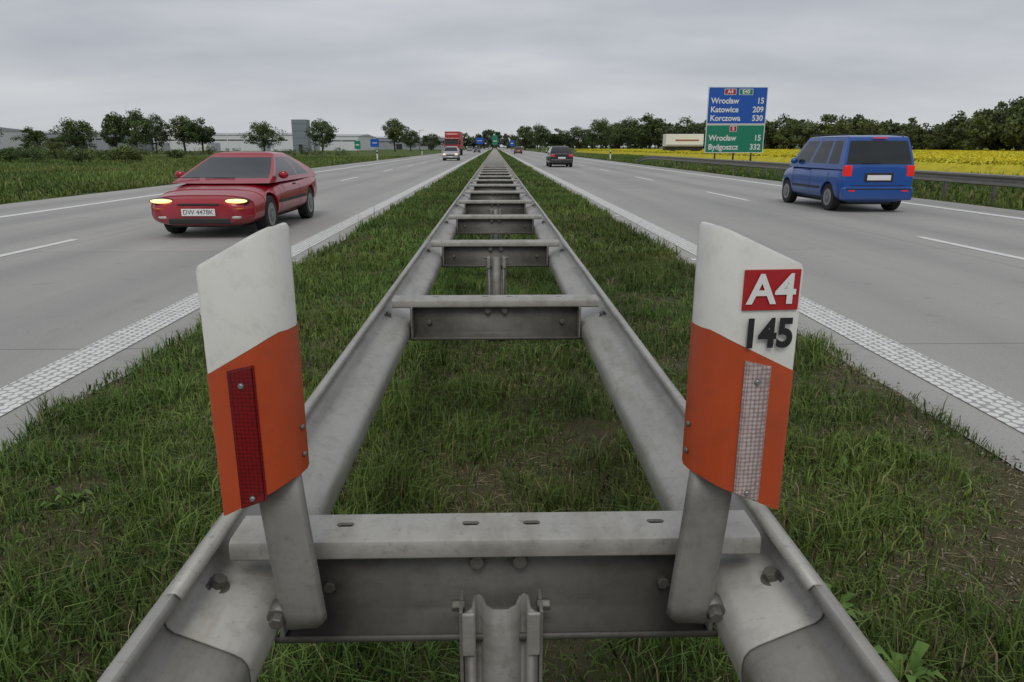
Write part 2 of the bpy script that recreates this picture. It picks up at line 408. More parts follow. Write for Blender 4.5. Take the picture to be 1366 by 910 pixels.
def weed(x, y, n, size):
    Vs = []
    for k in range(n):
        a = k*2.4+rng.random(); L = size*(.5+.6*rng.random()); wd = L*.15; up = .3+.8*rng.random()
        d = np.array([math.cos(a), math.sin(a), 0]); s_ = np.array([-d[1], d[0], 0])
        o = np.array([x+rng.normal()*.02, y+rng.normal()*.02, .03]); pts = []
        for t, ww in ((.05, .2), (.3, .7), (.65, 1.), (.98, .1)):
            c = o+d*L*t+np.array([0, 0, L*up*math.sin(t*2.2)])
            pts += [c-s_*wd*ww, c+s_*wd*ww]
        Vs.append(pts)
    V = np.array(Vs).reshape(-1, 3); i = np.arange(n)*8
    Fq = np.concatenate([np.stack([i+2*q, i+2*q+1, i+2*q+3, i+2*q+2], 1) for q in range(3)])
    C = np.tile(np.array([.12, .21, .045]), (len(V), 1))*(.6+.6*rng.random((len(V), 1)))
    quadmesh("broadleaf_weed", V, Fq, [M_blade], C)
for (a, b, c, d) in ((1.06, 1.55, 26, .12), (1.0, 1.85, 20, .09), (.33, 2.05, 18, .11), (.42, 2.3, 14, .09), (-1.35, 1.7, 14, .08), (-.8, 1.3, 12, .06), (-.28, .98, 12, .05), (1.5, 2.8, 16, .08), (.2, .98, 12, .05), (-1.7, 2.6, 14, .08), (.95, 3.6, 14, .09)):
    weed(a, b, c, d)

# ------------------------------------------------------------ central barrier
HB = .77
bar = empty("median_guard_rail")
W = [(.478, .762), (.486, .772), (.498, .772), (.506, .766), (.508, .758), (.508, .724), (.505, .713), (.496, .704), (.480, .697), (.412, .665), (.398, .656), (.390, .644), (.388, .632), (.388, .612), (.390, .600), (.398, .588), (.412, .579), (.480, .547), (.496, .540), (.505, .531), (.508, .520), (.508, .484), (.498, .472), (.484, .472)]
for sg in (-1, 1):
    y = -2.9; k = 0
    while y < 420:
        L = 4.0 if y < 60 else 40
        off = .0045*(k % 2); y0, y1 = y-.16, y+L+.16
        prof = [(sg*(x-off), z+off*.6) for x, z in W]; n = len(prof)
        ny_ = 8
        v = [(x, y0+(y1-y0)*q/ny_, z) for q in range(ny_+1) for x, z in prof]
        f = [((q)*n+i, q*n+i+1, (q+1)*n+i+1, (q+1)*n+i) if sg > 0 else (q*n+i, (q+1)*n+i, (q+1)*n+i+1, q*n+i+1) for q in range(ny_) for i in range(n-1)]
        me = bpy.data.meshes.new("w_beam"); me.from_pydata(v, [], f); me.materials.append(M_steel)
        o = link(bpy.data.objects.new("w_beam", me), bar); autosmooth(o, 32)
        s_ = o.modifiers.new("solid", 'SOLIDIFY'); s_.thickness = .0035; s_.offset = 0
        y += L; k += 1
def spacer():
    y0 = 1.090
    P = [(y0+.008, HB-.040), (y0+.001, HB-.034), (y0, HB-.012), (y0+.003, HB-.004), (y0+.012, HB), (y0+.092, HB), (y0+.098, HB-.006), (y0+.098, HB-.02)]
    hw = .458
    v = [(x, a, b) for x in (-hw, hw) for a, b in P]; n = len(P)
    f = [(i, i+1, n+i+1, n+i) for i in range(n-1)]
    o = obj("spacer_top", v, f, M_steel, bar)
    sm = o.modifiers.new("s", 'SOLIDIFY'); sm.thickness = .006; sm.offset = -1
    dg = bpy.context.evaluated_depsgraph_get(); o.data = bpy.data.meshes.new_from_object(o.evaluated_get(dg)); o.modifiers.clear()
    bm = bmesh.new()
    for cx in (-.27, -.047, .062, .285):
        pts = []
        for i in range(20):
            a = 2*math.pi*i/20; xx = .007*math.cos(a)+(.0085 if math.cos(a) > 0 else -.0085)
            pts.append((cx+xx, y0+.056+.0075*math.sin(a)))
        b = [bm.verts.new((p[0], p[1], HB-.05)) for p in pts]; t = [bm.verts.new((p[0], p[1], HB+.05)) for p in pts]
        bm.faces.new(b[::-1]); bm.faces.new(t)
        for i in range(20): bm.faces.new((b[i], b[(i+1) % 20], t[(i+1) % 20], t[i]))
    me = bpy.data.meshes.new("c"); bm.to_mesh(me); bm.free(); c = bpy.data.objects.new("c", me); COL.objects.link(c)
    boolean(o, c)
    autosmooth(o, 40)
    return o
def arr(o, n, step):
    a = o.modifiers.new("arr", 'ARRAY'); a.count = n; a.use_relative_offset = False; a.use_constant_offset = True
    a.constant_offset_displace = (0, step, 0)
NB = 150
o = spacer(); arr(o, NB, 2.0)
P = [(1.182, HB-.024), (1.150, HB-.026), (1.132, HB-.034), (1.130, .612), (1.122, .600), (1.072, .590), (1.060, .594), (1.060, .604)]
hw = .385; n = len(P)
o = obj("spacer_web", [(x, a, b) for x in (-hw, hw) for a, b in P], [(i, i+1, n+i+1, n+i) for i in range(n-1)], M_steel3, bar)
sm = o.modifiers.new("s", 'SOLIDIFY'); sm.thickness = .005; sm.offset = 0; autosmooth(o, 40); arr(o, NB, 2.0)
for sg in (-1, 1):
    o = box("end_plate", sg*.372-.004, sg*.372+.004, 1.06, 1.18, .60, HB-.034, M_steel2, bar, .002); arr(o, NB, 2.)
    o = cyl("rail_bolt", (sg*.478, 1.07, .696), (sg*.469, 1.07, .716), .0135, M_bolt, bar, 6, smooth=False, bev=.002); arr(o, NB, 2.)
    o = cyl("rail_washer", (sg*.478, 1.07, .696), (sg*.4755, 1.07, .7015), .021, M_bolt, bar, 20); arr(o, NB, 2.)
    o = cyl("web_side_bolt", (sg*.30, 1.130, .66), (sg*.30, 1.116, .66), .012, M_bolt, bar, 6, smooth=False, bev=.002); arr(o, NB, 2.)
for x in (-.036, .040):
    o = cyl("web_bolt", (x, 1.130, .712), (x, 1.108, .712), .014, M_bolt, bar, 6, smooth=False, bev=.002); arr(o, NB, 2.)
    o = cyl("web_washer", (x, 1.130, .712), (x, 1.123, .712), .019, M_bolt, bar, 20); arr(o, NB, 2.)
for sg in (-1, 1):
    o = cyl("side_bolt", (.006+sg*.062, 1.07, .655), (.006+sg*.085, 1.07, .655), .011, M_bolt, bar, 6, smooth=False, bev=.002); arr(o, NB//2, 4.)
cx = .006
sec = [(-.062, 1.040), (-.048, 1.034), (-.046, 1.070), (-.038, 1.078), (-.032, 1.070), (-.026, 1.050), (-.012, 1.042), (.012, 1.042), (.026, 1.050), (.032, 1.070), (.038, 1.078), (.046, 1.070), (.048, 1.034), (.062, 1.040)]
n = len(sec); tops = [.662, .674, .674, .672, .670, .668, .666, .666, .668, .670, .672, .674, .674, .662]
v = [(cx+x, y, 0) for x, y in sec]+[(cx+x, y, t) for (x, y), t in zip(sec, tops)]
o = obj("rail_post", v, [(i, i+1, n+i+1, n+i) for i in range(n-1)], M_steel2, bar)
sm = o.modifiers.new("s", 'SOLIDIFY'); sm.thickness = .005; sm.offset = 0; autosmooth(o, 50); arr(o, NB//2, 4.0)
for sg in (-1, 1):
    o = box("post_clip", cx+sg*.055-.011, cx+sg*.055+.011, 1.026, 1.033, .585, .668, M_steel, bar, .003); arr(o, NB//2, 4.)
    o = box("post_flange", cx+sg*.068-.003, cx+sg*.068+.003, 1.036, 1.10, .0, .665, M_steel2, bar, .001); arr(o, NB//2, 4.)

# ------------------------------------------------------------ delineators
def delineator(sg, outer):
    e = empty("delineator_post")
    sec = [(outer, 1.012), (outer-.002, 1.003), (outer-.010, .998), (.350, .992), (.340, .993), (.328, .999), (.316, 1.010), (.307, 1.026), (.302, 1.050), (.304, 1.066), (.312, 1.074), (.330, 1.078), (outer-.01, 1.048), (outer, 1.035)]
    def tt(a): return min(1, max(0, (outer-a)/(outer-.318)))
    def ring(fn): return [(sg*a, y, fn(tt(a))) for a, y in sec]
    top = ring(lambda t: 1.255+.055*t); top2 = ring(lambda t: 1.25+.055*t)
    mid = ring(lambda t: 1.098+.062*t); bot = ring(lambda t: .868+.058*t)
    n = len(sec)
    cxx = sg*.37
    ti = [((x-cxx)*.96+cxx, (y-1.03)*.92+1.03, z+.002) for x, y, z in top]
    def lo(name, rings, mat, caps):
        v = [p for r_ in rings for p in r_]; f = []
        for k in range(len(rings)-1):
            for i in range(n):
                j = (i+1) % n; f.append((k*n+i, k*n+j, (k+1)*n+j, (k+1)*n+i))
        if 0 in caps: f.append(tuple(range(n)))
        if 1 in caps: f.append(tuple(range((len(rings)-1)*n, len(rings)*n)))
        o = obj(name, v, f, mat, e); autosmooth(o, 40); return o
    lo("white_top", [mid, top2, ti], M_white, (0, 1))
    ex = [((a-.37)*1.012+.37, (y-1.03)*1.03+1.03) for a, y in sec]
    mid2 = [(sg*a, y, p[2]-.0005) for (a, y), p in zip(ex, mid)]
    bot2 = [(sg*a, y, p[2]) for (a, y), p in zip(ex, bot)]
    lo("orange_sleeve", [bot2, mid2], M_orange, (0, 1))
    fy = lambda a: .992+(a-.350)/(outer-.010-.350)*.006-.0015
    def plate(name, a0, a1, zf, mat, dy, h=.003):
        v = []
        for a, zb, zt in ((a0, zf(a0)[0], zf(a0)[1]), (a1, zf(a1)[0], zf(a1)[1])):
            for yy in (fy(a)-dy, fy(a)-dy+h):
                v += [(sg*a, yy, zb), (sg*a, yy, zt)]
        f = [(0, 1, 5, 4), (2, 6, 7, 3), (0, 2, 3, 1), (4, 5, 7, 6), (0, 4, 6, 2), (1, 3, 7, 5)]
        return obj(name, v, f, mat, e, bev=.0006)
    rc = .370 if sg < 0 else .385
    zf = lambda a: (.884+.4*(outer-a)-.01, 1.108+.25*(outer-a)-.012)
    plate("reflector_frame", rc-.0205, rc+.0205, lambda a: (zf(a)[0]-.002, zf(a)[1]+.002), M_refr if sg < 0 else M_refw, .0022)
    plate("reflector", rc-.0175, rc+.0175, zf, M_refr if sg < 0 else M_refw, .0045)
    for zz2 in (1.085, .905):
        cyl("rivet", (sg*rc, fy(rc)-.004, zz2), (sg*rc, fy(rc)-.008, zz2), .0055, M_rim, e, 14, r1=.003)
    for zz2 in (1.0, .955):
        ellipsoid("side_rivet", (sg*.3015, 1.04, zz2), (.004, .005, .005), M_bolt, e, 10)
    if sg > 0:
        plate("km_plate_red", .353, .436, lambda a: (1.193, 1.252), M_redpl, .0018)
        text("text_A4", "A4", .3945, .9895, 1.2220, .060, M_whitepr, e, rz=R(4), sx=1.02, depth=.0001, bold=.0014)
        text("text_145", "145", .3935, .9885, 1.1575, .059, M_black, e, rz=R(4), sx=.88, depth=.0001, bold=.0022)
    zt, zb = .96, .668
    secb = [(.376, 1.052), (.366, 1.024), (.356, 1.012), (.350, 1.008), (.304, 1.003), (.296, 1.005), (.290, 1.012)]
    v = []
    for z, sh, cut, dy in ((zb, -.014, 1, -.012), (zb+.03, -.012, 0, -.010), (.86, .010, 0, .012), (zt, .021, 0, .022)):
        for i, (a, y) in enumerate(secb):
            zz3 = z
            if cut and i >= 4: zz3 = z+.012*(i-3)*.5
            if cut and i <= 1: zz3 = z+.035
            v.append((sg*(a+sh), y+dy, zz3))
    n2 = len(secb)
    f = [(k*n2+i, k*n2+i+1, (k+1)*n2+i+1, (k+1)*n2+i) for k in range(3) for i in range(n2-1)]
    o = obj("bracket", v, f, M_steel2, e); sm = o.modifiers.new("s", 'SOLIDIFY'); sm.thickness = .004; sm.offset = 0; autosmooth(o, 30)
    cyl("bracket_bolt", (sg*.356, 1.03, .688), (sg*.356, .990, .680), .0125, M_bolt, e, 6, smooth=False, bev=.002)
    cyl("bracket_washer", (sg*.356, 1.03, .688), (sg*.356, 1.003, .683), .018, M_bolt, e, 20)
delineator(-1, .424); delineator(1, .444)

# ------------------------------------------------------------ right roadside guard rail
gr = empty("roadside_guard_rail")
GX = 12.5
ysr = [-15, 0, 20, 40, 58, 61, 64, 66]; zo = [0, 0, 0, 0, 0, -.10, -.36, -.58]; xo = [0, 0, 0, 0, 0, .05, .15, .25]
prof = [(.0, .76), (-.08, .74), (-.08, .70), (0, .64), (0, .60), (-.08, .54), (-.08, .50), (0, .47)]
v = []; f = []; n = len(prof)
for a, b, c in zip(ysr, zo, xo): v += [(GX+x+c, a, z+b) for x, z in prof]
for k in range(len(ysr)-1):
    for i in range(n-1): f.append((k*n+i, k*n+i+1, (k+1)*n+i+1, (k+1)*n+i))
o = obj("w_beam", v, f, M_steel2, gr); sm = o.modifiers.new("s", 'SOLIDIFY'); sm.thickness = .005
o = box("rail_post", GX+.02, GX+.12, -14, -13.95, 0, .72, M_steel3, gr); arr(o, 37, 2.0)

for x, y in ((-12.9, 81), (-12.9, 131), (-12.9, 181), (12.6, 80), (12.6, 130), (12.6, 180)):
    e = empty("marker_post", (x, y, 0))
    o = obj("post", [(-.07, 0, 0), (.07, 0, 0), (.07, .09, 0), (-.07, .09, 0), (-.07, 0, 1.0), (.07, 0, 1.05), (.07, .09, 1.05), (-.07, .09, 1.0)], [(0, 1, 5, 4), (1, 2, 6, 5), (2, 3, 7, 6), (3, 0, 4, 7), (4, 5, 6, 7), (0, 3, 2, 1)], M_white, e)
    box("band", -.072, .072, -.003, .093, .70, .92, M_black, e)

# ------------------------------------------------------------ cars
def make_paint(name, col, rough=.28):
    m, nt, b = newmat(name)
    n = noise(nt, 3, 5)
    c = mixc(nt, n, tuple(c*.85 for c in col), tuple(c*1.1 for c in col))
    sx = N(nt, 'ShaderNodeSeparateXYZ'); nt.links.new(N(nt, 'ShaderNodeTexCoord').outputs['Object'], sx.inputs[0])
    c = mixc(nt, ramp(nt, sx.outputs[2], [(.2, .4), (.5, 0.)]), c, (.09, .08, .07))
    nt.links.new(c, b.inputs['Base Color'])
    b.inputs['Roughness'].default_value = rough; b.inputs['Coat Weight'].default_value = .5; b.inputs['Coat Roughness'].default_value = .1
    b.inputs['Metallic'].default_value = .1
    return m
cab_glass = {'default': [0, 1, 0, 1, 0, 0], 'blue_minivan': [0, 1, 0, 1, 0, 1, 0, 0]}
def make_car(name, loc, rz, paint, st, cab, wheels, wr, van=False, pillars=None, ne=4.2):
    e = empty(name, loc, rz)
    st = np.array(st); L = st[-1, 0]
    u = np.unique(np.concatenate([np.linspace(0, L, 46), st[:, 0]])); T = np.stack([np.interp(u, st[:, 0], st[:, k]) for k in range(4)], 1)
    for _ in range(2):
        T2 = T.copy(); T2[1:-1, 1:] = .25*T[:-2, 1:]+.5*T[1:-1, 1:]+.25*T[2:, 1:]; T = T2
    n = 36; v = []; f = []
    for (y, w_, zb, zt) in T:
        for i in range(n):
            a = 2*math.pi*(i+.5)/n; ca, sa = math.cos(a), math.sin(a)
            v.append((w_*math.copysign(abs(ca)**(2/ne), ca), y, (zb+zt)/2+(zt-zb)/2*math.copysign(abs(sa)**(2/ne), sa)))
    m = len(T)
    for k in range(m-1):
        for i in range(n): f.append((k*n+i, k*n+(i+1) % n, (k+1)*n+(i+1) % n, (k+1)*n+i))
    f += [tuple(range(n)), tuple(range((m-1)*n, m*n))]
    body = obj("body", v, f, paint, e)
    def surf(y, z, off=.004):
        w_ = np.interp(y, T[:, 0], T[:, 1]); zb = np.interp(y, T[:, 0], T[:, 2]); zt = np.interp(y, T[:, 0], T[:, 3])
        q = min(.98, abs((z-(zb+zt)/2)/((zt-zb)/2)))
        return float(w_*(1-q**ne)**(1/ne)+off)
    hwid = float(st[:, 1].max())
    bm = bmesh.new()
    for wy in wheels:
        for sg in (-1, 1):
            mat = Matrix.Translation((sg*hwid, wy, wr)) @ Matrix.Rotation(R(90), 4, 'Y')
            bmesh.ops.create_cone(bm, cap_ends=True, segments=28, radius1=wr+.055, radius2=wr+.055, depth=.56, matrix=mat)
    me = bpy.data.meshes.new("c"); bm.to_mesh(me); bm.free(); c = bpy.data.objects.new("c", me); COL.objects.link(c); c.parent = e
    bpy.context.view_layer.update()
    boolean(body, c); autosmooth(body, 38)
    box("underbody", -hwid*.62, hwid*.62, .3, float(L)-.3, .16, .55, M_dark, e)
    for wy in wheels:
        for sg in (-1, 1):
            x0, x1 = sg*(hwid-.23), sg*(hwid-.03)
            cyl("tyre", (x0, wy, wr), (x1, wy, wr), wr, M_rubber, e, 32, bev=.02)
            cyl("rim", (x1-sg*.03, wy, wr), (x1+sg*.004, wy, wr), wr*.66, M_rim, e, 28, r1=wr*.62)
            cyl("rim_spin", (x1, wy, wr), (x1+sg*.008, wy, wr), wr*.54, M_rimblur, e, 28, r1=wr*.30)
            cyl("hub", (x1, wy, wr), (x1+sg*.014, wy, wr), wr*.16, M_rim, e, 20)
    zbelt, f0, r0, wb, zr, f1, r1, wt = cab
    side_t = pillars
    def pw(k, p): return math.copysign(abs(k)**p, k)
    def ring(k):
        z = zbelt+(zr-zbelt)*k; kk = pw(k, .9) if not van else k
        ff = f0+(f1-f0)*kk; rr = r0+(r1-r0)*pw(k, 1.3); ww = wb+(wt-wb)*pw(k, 1.25)
        pts = []; xsx = [-1, -.93, -.5, 0, .5, .93, 1]
        bow = .10*(1-k*.4)
        for x in xsx: pts.append((x*ww, ff-bow*(1-x*x), z))
        for t in side_t[1:-1]: pts.append((ww*(1+.02*math.sin(math.pi*t)), ff+(rr-ff)*t, z))
        for x in xsx[::-1]: pts.append((x*ww, rr+bow*.5*(1-x*x), z))
        for t in side_t[1:-1][::-1]: pts.append((-ww*(1+.02*math.sin(math.pi*t)), ff+(rr-ff)*t, z))
        return pts
    ks = [-.12, .06, .3, .6, .88, .96, 1.0]; rings = [ring(k) for k in ks]
    cy = (f1+r1)/2
    def shrink(r_, sxy, dz): return [(x*sxy, cy+(y-cy)*sxy, z+dz) for x, y, z in r_]
    rings += [shrink(rings[-1], .93, .022), shrink(rings[-1], .6, .045)]
    n = len(rings[0]); v = [p for r_ in rings for p in r_]; f = []; mi = []
    ns = len(side_t)-2
    glass_segs = set(range(1, 5)); offr = 7+ns
    glass_segs |= set(range(offr+1, offr+5))
    for j, isg in enumerate(cab_glass.get(name, cab_glass['default'])):
        if isg: glass_segs.add(6+j); glass_segs.add(offr+6+(ns-j))
    for k in range(len(rings)-1):
        for i in range(n):
            f.append((k*n+i, k*n+(i+1) % n, (k+1)*n+(i+1) % n, (k+1)*n+i)); mi.append(1 if (k in (1, 2, 3) and i in glass_segs) else 0)
    f.append(tuple(range((len(rings)-1)*n, len(rings)*n))); mi.append(0)
    me = bpy.data.meshes.new("cabin"); me.from_pydata(v, [], f); me.materials.append(paint); me.materials.append(M_glass)
    me.polygons.foreach_set("material_index", mi)
    bm = bmesh.new(); bm.from_mesh(me); bmesh.ops.recalc_face_normals(bm, faces=bm.faces); bm.to_mesh(me); bm.free()
    o = bpy.data.objects.new("cabin", me); link(o, e); autosmooth(o, 30)
    def ribbon(nm, pts, wd, mat, vertical=False, off=.004):
        for sg in (-1, 1):
            vv = []
            for (y, z) in pts:
                if vertical: a = (sg*surf(y-wd/2, z, off), y-wd/2, z); b = (sg*surf(y+wd/2, z, off), y+wd/2, z)
                else: a = (sg*surf(y, z-wd/2, off), y, z-wd/2); b = (sg*surf(y, z+wd/2, off), y, z+wd/2)
                vv += [a, b]
            obj(nm, vv, [(2*i, 2*i+1, 2*i+3, 2*i+2) for i in range(len(pts)-1)], mat, e)
    ftop = zbelt-.03
    seams = [side_t[1]*(r0-f0)+f0+.1]+[f0+(r0-f0)*t for t in ((.48,) if not van else (.45, .78))]
    for sy in seams:
        ribbon("door_seam", [(sy, z) for z in np.linspace(.30, ftop-.03, 8)], .012, M_dark, True)
    ribbon("side_moulding", [(y, .50) for y in np.linspace(wheels[0]+wr+.1, wheels[1]-wr-.1, 12)], .05, M_dark, off=.006)
    ribbon("sill", [(y, .255) for y in np.linspace(wheels[0]+wr+.08, wheels[1]-wr-.08, 12)], .05, M_dark, off=.006)
    for sg in (-1, 1):
        ellipsoid("door_mirror", (sg*(wb+.10), f0+.42, zbelt+.07), (.09, .06, .07), paint, e)
        ym = f0+(r0-f0)*.40; sx_ = surf(ym, ftop-.08, 0)
        box("door_handle", *sorted((sg*(sx_-.01), sg*(sx_+.018))), ym-.08, ym+.08, ftop-.10, ftop-.075, M_dark, e, .006)
    return e, T, surf
pil5 = [0, .05, .50, .54, .86, .92, 1]

P_red = make_paint("red_car_paint", (.36, .008, .020))
st = [(0, .60, .24, .56), (.05, .72, .21, .62), (.2, .82, .19, .67), (.6, .865, .18, .74), (1.1, .885, .18, .82), (1.7, .885, .18, .88), (3.0, .885, .18, .91), (3.7, .88, .20, .95), (4.1, .85, .24, .97), (4.36, .80, .30, .95), (4.48, .72, .38, .88)]
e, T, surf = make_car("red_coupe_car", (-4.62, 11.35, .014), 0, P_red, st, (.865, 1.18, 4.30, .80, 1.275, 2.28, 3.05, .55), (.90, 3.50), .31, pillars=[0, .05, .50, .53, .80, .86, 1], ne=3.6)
for sg in (-1, 1):
    ellipsoid("headlamp_housing", (sg*.58, .10, .585), (.21, .10, .055), M_dark, e, 20)
    ellipsoid("headlamp", (sg*.58, .07, .588), (.18, .095, .040), M_lamp, e, 20)
    ellipsoid("fog_lamp", (sg*.56, .03, .34), (.09, .04, .033), M_lens, e)
    ellipsoid("indicator", (sg*.58, .035, .47), (.12, .04, .018), M_amber, e)
box("grille", -.32, .32, -.012, .05, .52, .555, M_dark, e, .012)
box("lower_intake", -.48, .48, -.012, .06, .24, .33, M_dark, e, .02)
box("number_plate", -.26, .26, -.026, -.012, .365, .475, M_whitepr, e, .004)
text("plate_text", "DW 4478K", 0, -.028, .42, .10, M_black, e)
for sg in (-1, 1):
    box("wiper", -.35+sg*.3-.25, -.35+sg*.3+.25, 1.16, 1.175, .895, .905, M_dark, e)

P_blue = make_paint("blue_car_paint", (.010, .085, .36))
st = [(0, .60, .30, .72), (.06, .70, .24, .82), (.3, .78, .21, .92), (.8, .81, .19, 1.0), (1.6, .82, .19, 1.03), (3.2, .82, .19, 1.04), (3.45, .815, .21, 1.04), (3.56, .79, .24, 1.03), (3.62, .75, .28, .98)]
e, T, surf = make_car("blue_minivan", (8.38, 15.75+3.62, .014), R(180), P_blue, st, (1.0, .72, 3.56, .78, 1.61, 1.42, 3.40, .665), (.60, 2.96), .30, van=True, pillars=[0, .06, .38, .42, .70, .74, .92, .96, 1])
yb = 3.62
for sg in (-1, 1):
    box("tail_lamp", *sorted((sg*.60, sg*.775)), yb-.12, yb+.012, .78, 1.02, M_tail, e, .03)
    box("roof_rail", *sorted((sg*.60, sg*.63)), 1.5, 3.3, 1.655, 1.685, M_dark, e, .01)
    box("bumper_reflector", *sorted((sg*.52, sg*.66)), yb+.02, yb+.052, .46, .49, M_tail, e, .004)
box("rear_bumper", -.78, .78, yb-.12, yb+.045, .27, .56, P_blue, e, .04)
box("bumper_strip", -.72, .72, yb+.02, yb+.052, .50, .53, M_dark, e, .004)
box("number_plate", -.26, .26, yb+.008, yb+.022, .70, .81, M_whitepr, e, .004)
box("plate_recess", -.32, .32, yb-.02, yb+.008, .66, .86, M_dark, e, .01)
box("high_brake_lamp", -.16, .16, 3.47, 3.50, 1.58, 1.605, M_tail, e, .004)
box("rear_wiper", -.02, .38, 3.60, 3.615, 1.06, 1.075, M_dark, e, .004)
box("tailgate_seam", -.60, .60, yb-.01, yb+.006, .585, .597, M_dark, e)

def small_car(name, x, y, col, facing_cam):
    st = [(0, .66, .28, .66), (.06, .76, .24, .72), (.3, .83, .20, .80), (1.0, .86, .18, .92), (2.2, .87, .18, .95), (3.6, .86, .20, .98), (4.1, .84, .24, .98), (4.35, .80, .28, .95), (4.42, .72, .36, .88)]
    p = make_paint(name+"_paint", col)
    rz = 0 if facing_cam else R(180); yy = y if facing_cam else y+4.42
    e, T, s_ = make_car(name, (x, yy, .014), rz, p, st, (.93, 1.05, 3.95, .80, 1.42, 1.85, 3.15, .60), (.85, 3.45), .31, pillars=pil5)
    if facing_cam:
        for sg in (-1, 1): ellipsoid("headlamp", (sg*.60, .08, .66), (.17, .08, .06), M_lamp if name.startswith('silver') else M_lens, e, 12)
        box("grille", -.4, .4, -.012, .05, .50, .62, M_dark, e, .01); box("plate", -.26, .26, -.025, -.012, .36, .46, M_whitepr, e)
        box("lower_intake", -.6, .6, -.012, .05, .24, .33, M_dark, e, .01)
    else:
        for sg in (-1, 1): box("tail_lamp", *sorted((sg*.50, sg*.76)), 4.32, 4.435, .74, .88, M_tail, e, .02)
        box("plate", -.26, .26, 4.42, 4.438, .60, .71, M_whitepr, e); box("bumper", -.78, .78, 4.30, 4.455, .30, .54, p, e, .03)
small_car("silver_car", -4.65, 77, (.42, .43, .45), True)
small_car("black_car", 4.75, 52, (.025, .02, .024), False)
small_car("dark_car", -4.5, 185, (.05, .05, .06), True)
small_car("maroon_car", 4.8, 150, (.10, .02, .02), False)
small_car("grey_car", -8.2, 240, (.2, .2, .21), True)

P_tr = make_paint("red_truck_paint", (.38, .02, .02))
e = empty("red_truck", (-7.1, 122, .014))
box("cab", -1.22, 1.22, 0, 2.1, .55, 2.85, P_tr, e, .09)
box("roof_deflector", -1.10, 1.10, .35, 2.0, 2.85, 3.55, P_tr, e, .15)
box("windscreen", -1.08, 1.08, -.02, .1, 1.75, 2.55, M_glass, e, .03)
box("sun_visor", -1.1, 1.1, -.16, .02, 2.58, 2.70, M_dark, e, .02)
box("grille", -.75, .75, -.03, .06, .95, 1.55, M_dark, e, .03)
box("bumper", -1.24, 1.24, -.12, .3, .32, .80, M_whitepr, e, .05)
for sg in (-1, 1):
    box("headlamp", *sorted((sg*.80, sg*1.12)), -.14, -.10, .52, .70, M_lens, e, .01)
    box("mirror", *sorted((sg*1.26, sg*1.46)), .05, .15, 1.8, 2.45, M_dark, e, .03)
    box("side_window", *sorted((sg*1.20, sg*1.225)), .4, 1.2, 1.75, 2.4, M_glass, e)
    for yy in (1.0, 4.4, 10.2, 11.5, 12.8): cyl("wheel", (sg*.95, yy, .5), (sg*1.22, yy, .5), .5, M_rubber, e, 20)
box("trailer", -1.27, 1.27, 2.5, 14.5, 1.15, 3.9, simple("trailer_side", (.45, .06, .05), .5), e, .04)
box("chassis", -.5, .5, 1.5, 14.2, .6, 1.15, M_dark, e)

# ------------------------------------------------------------ big direction sign
ds = 49.0
xl, xr = PX(940, ds), PX(1018, ds)
e = empty("direction_sign", ((xl+xr)/2, ds, 0)); hw = (xr-xl)/2; zt_, zb_, zm = 5.22, 1.03, 2.86
for x in (-hw*.62, 0.02, hw*.62): cyl("support_post", (x, .12, -.1), (x, .12, zt_-.1), .06, M_steel2, e)
box("back_panel", -hw, hw, .0, .04, zb_, zt_, M_steel2, e, .01)
box("border_top", -hw, hw, -.012, .0, zm+.01, zt_, M_whitepr, e, .003); box("blue_panel", -hw+.05, hw-.05, -.02, -.012, zm+.06, zt_-.05, M_signblue, e)
box("border_bottom", -hw, hw, -.012, .0, zb_, zm-.01, M_whitepr, e, .003); box("green_panel", -hw+.05, hw-.05, -.02, -.012, zb_+.05, zm-.06, M_signgreen, e)
def plate(x, z, ww, hh, mat, s):
    box("plate_border", x-ww/2-.03, x+ww/2+.03, -.026, -.02, z-hh/2-.03, z+hh/2+.03, M_whitepr, e); box("plate", x-ww/2, x+ww/2, -.032, -.026, z-hh/2, z+hh/2, mat, e)
    text("t", s, x, -.034, z, hh*1.05, M_whitepr, e, bold=.008)
plate(-.52, 4.90, .72, .32, M_redpl, "A4"); plate(.52, 4.90, .86, .32, M_signgreen, "E40")
plate(-.15, 2.58, .42, .32, M_redpl, "5")
for s_, n_, z in (("Wrocław", "15", 4.33), ("Katowice", "209", 3.78), ("Korczowa", "530", 3.24), ("Wrocław", "15", 1.98), ("Bydgoszcz", "332", 1.40)):
    text("name", s_, -hw+.22, -.024, z, .50, M_whitepr, e, 'LEFT', sx=.97, bold=.012)
    text("km", n_, hw-.20, -.024, z, .50, M_whitepr, e, 'RIGHT', sx=.97, bold=.012)
e = empty("median_sign", (.05, 165, 0))
cyl("pole", (0, .05, 0), (0, .05, 4), .06, M_steel2, e); box("panel", -.6, .6, -.02, .02, 1.8, 3.9, M_signgreen, e, .02); box("stripe", -.4, .4, -.03, -.02, 2.6, 2.75, M_whitepr, e)
da = 112; xa, xb_ = PX(888, da), PX(938, da)
e = empty("advertising_trailer", ((xa+xb_)/2, da, 0)); hw = (xb_-xa)/2
box("box_body", -hw, hw, 0, 2.2, 1.5, 3.3, M_whitepr, e, .05)
box("logo", -hw*.5, hw*.75, -.012, .0, 2.25, 2.5, simple("ad_print", (.35, .12, .10), .5), e)
box("lower_band", -hw+.05, hw-.05, -.01, .0, 1.55, 1.75, simple("grey_band", (.3, .3, .3), .5), e)
for x in (-hw*.6, hw*.5, hw*.75): cyl("wheel", (x, .1, .5), (x, .4, .5), .5, M_rubber, e)
box("chassis", -hw, hw, .3, 1.9, .9, 1.5, M_dark, e)
dz = 215; x0, x1 = PX(391, dz), PX(411, dz)
e = empty("grey_tower", ((x0+x1)/2, dz, 0)); hw = (x1-x0)/2
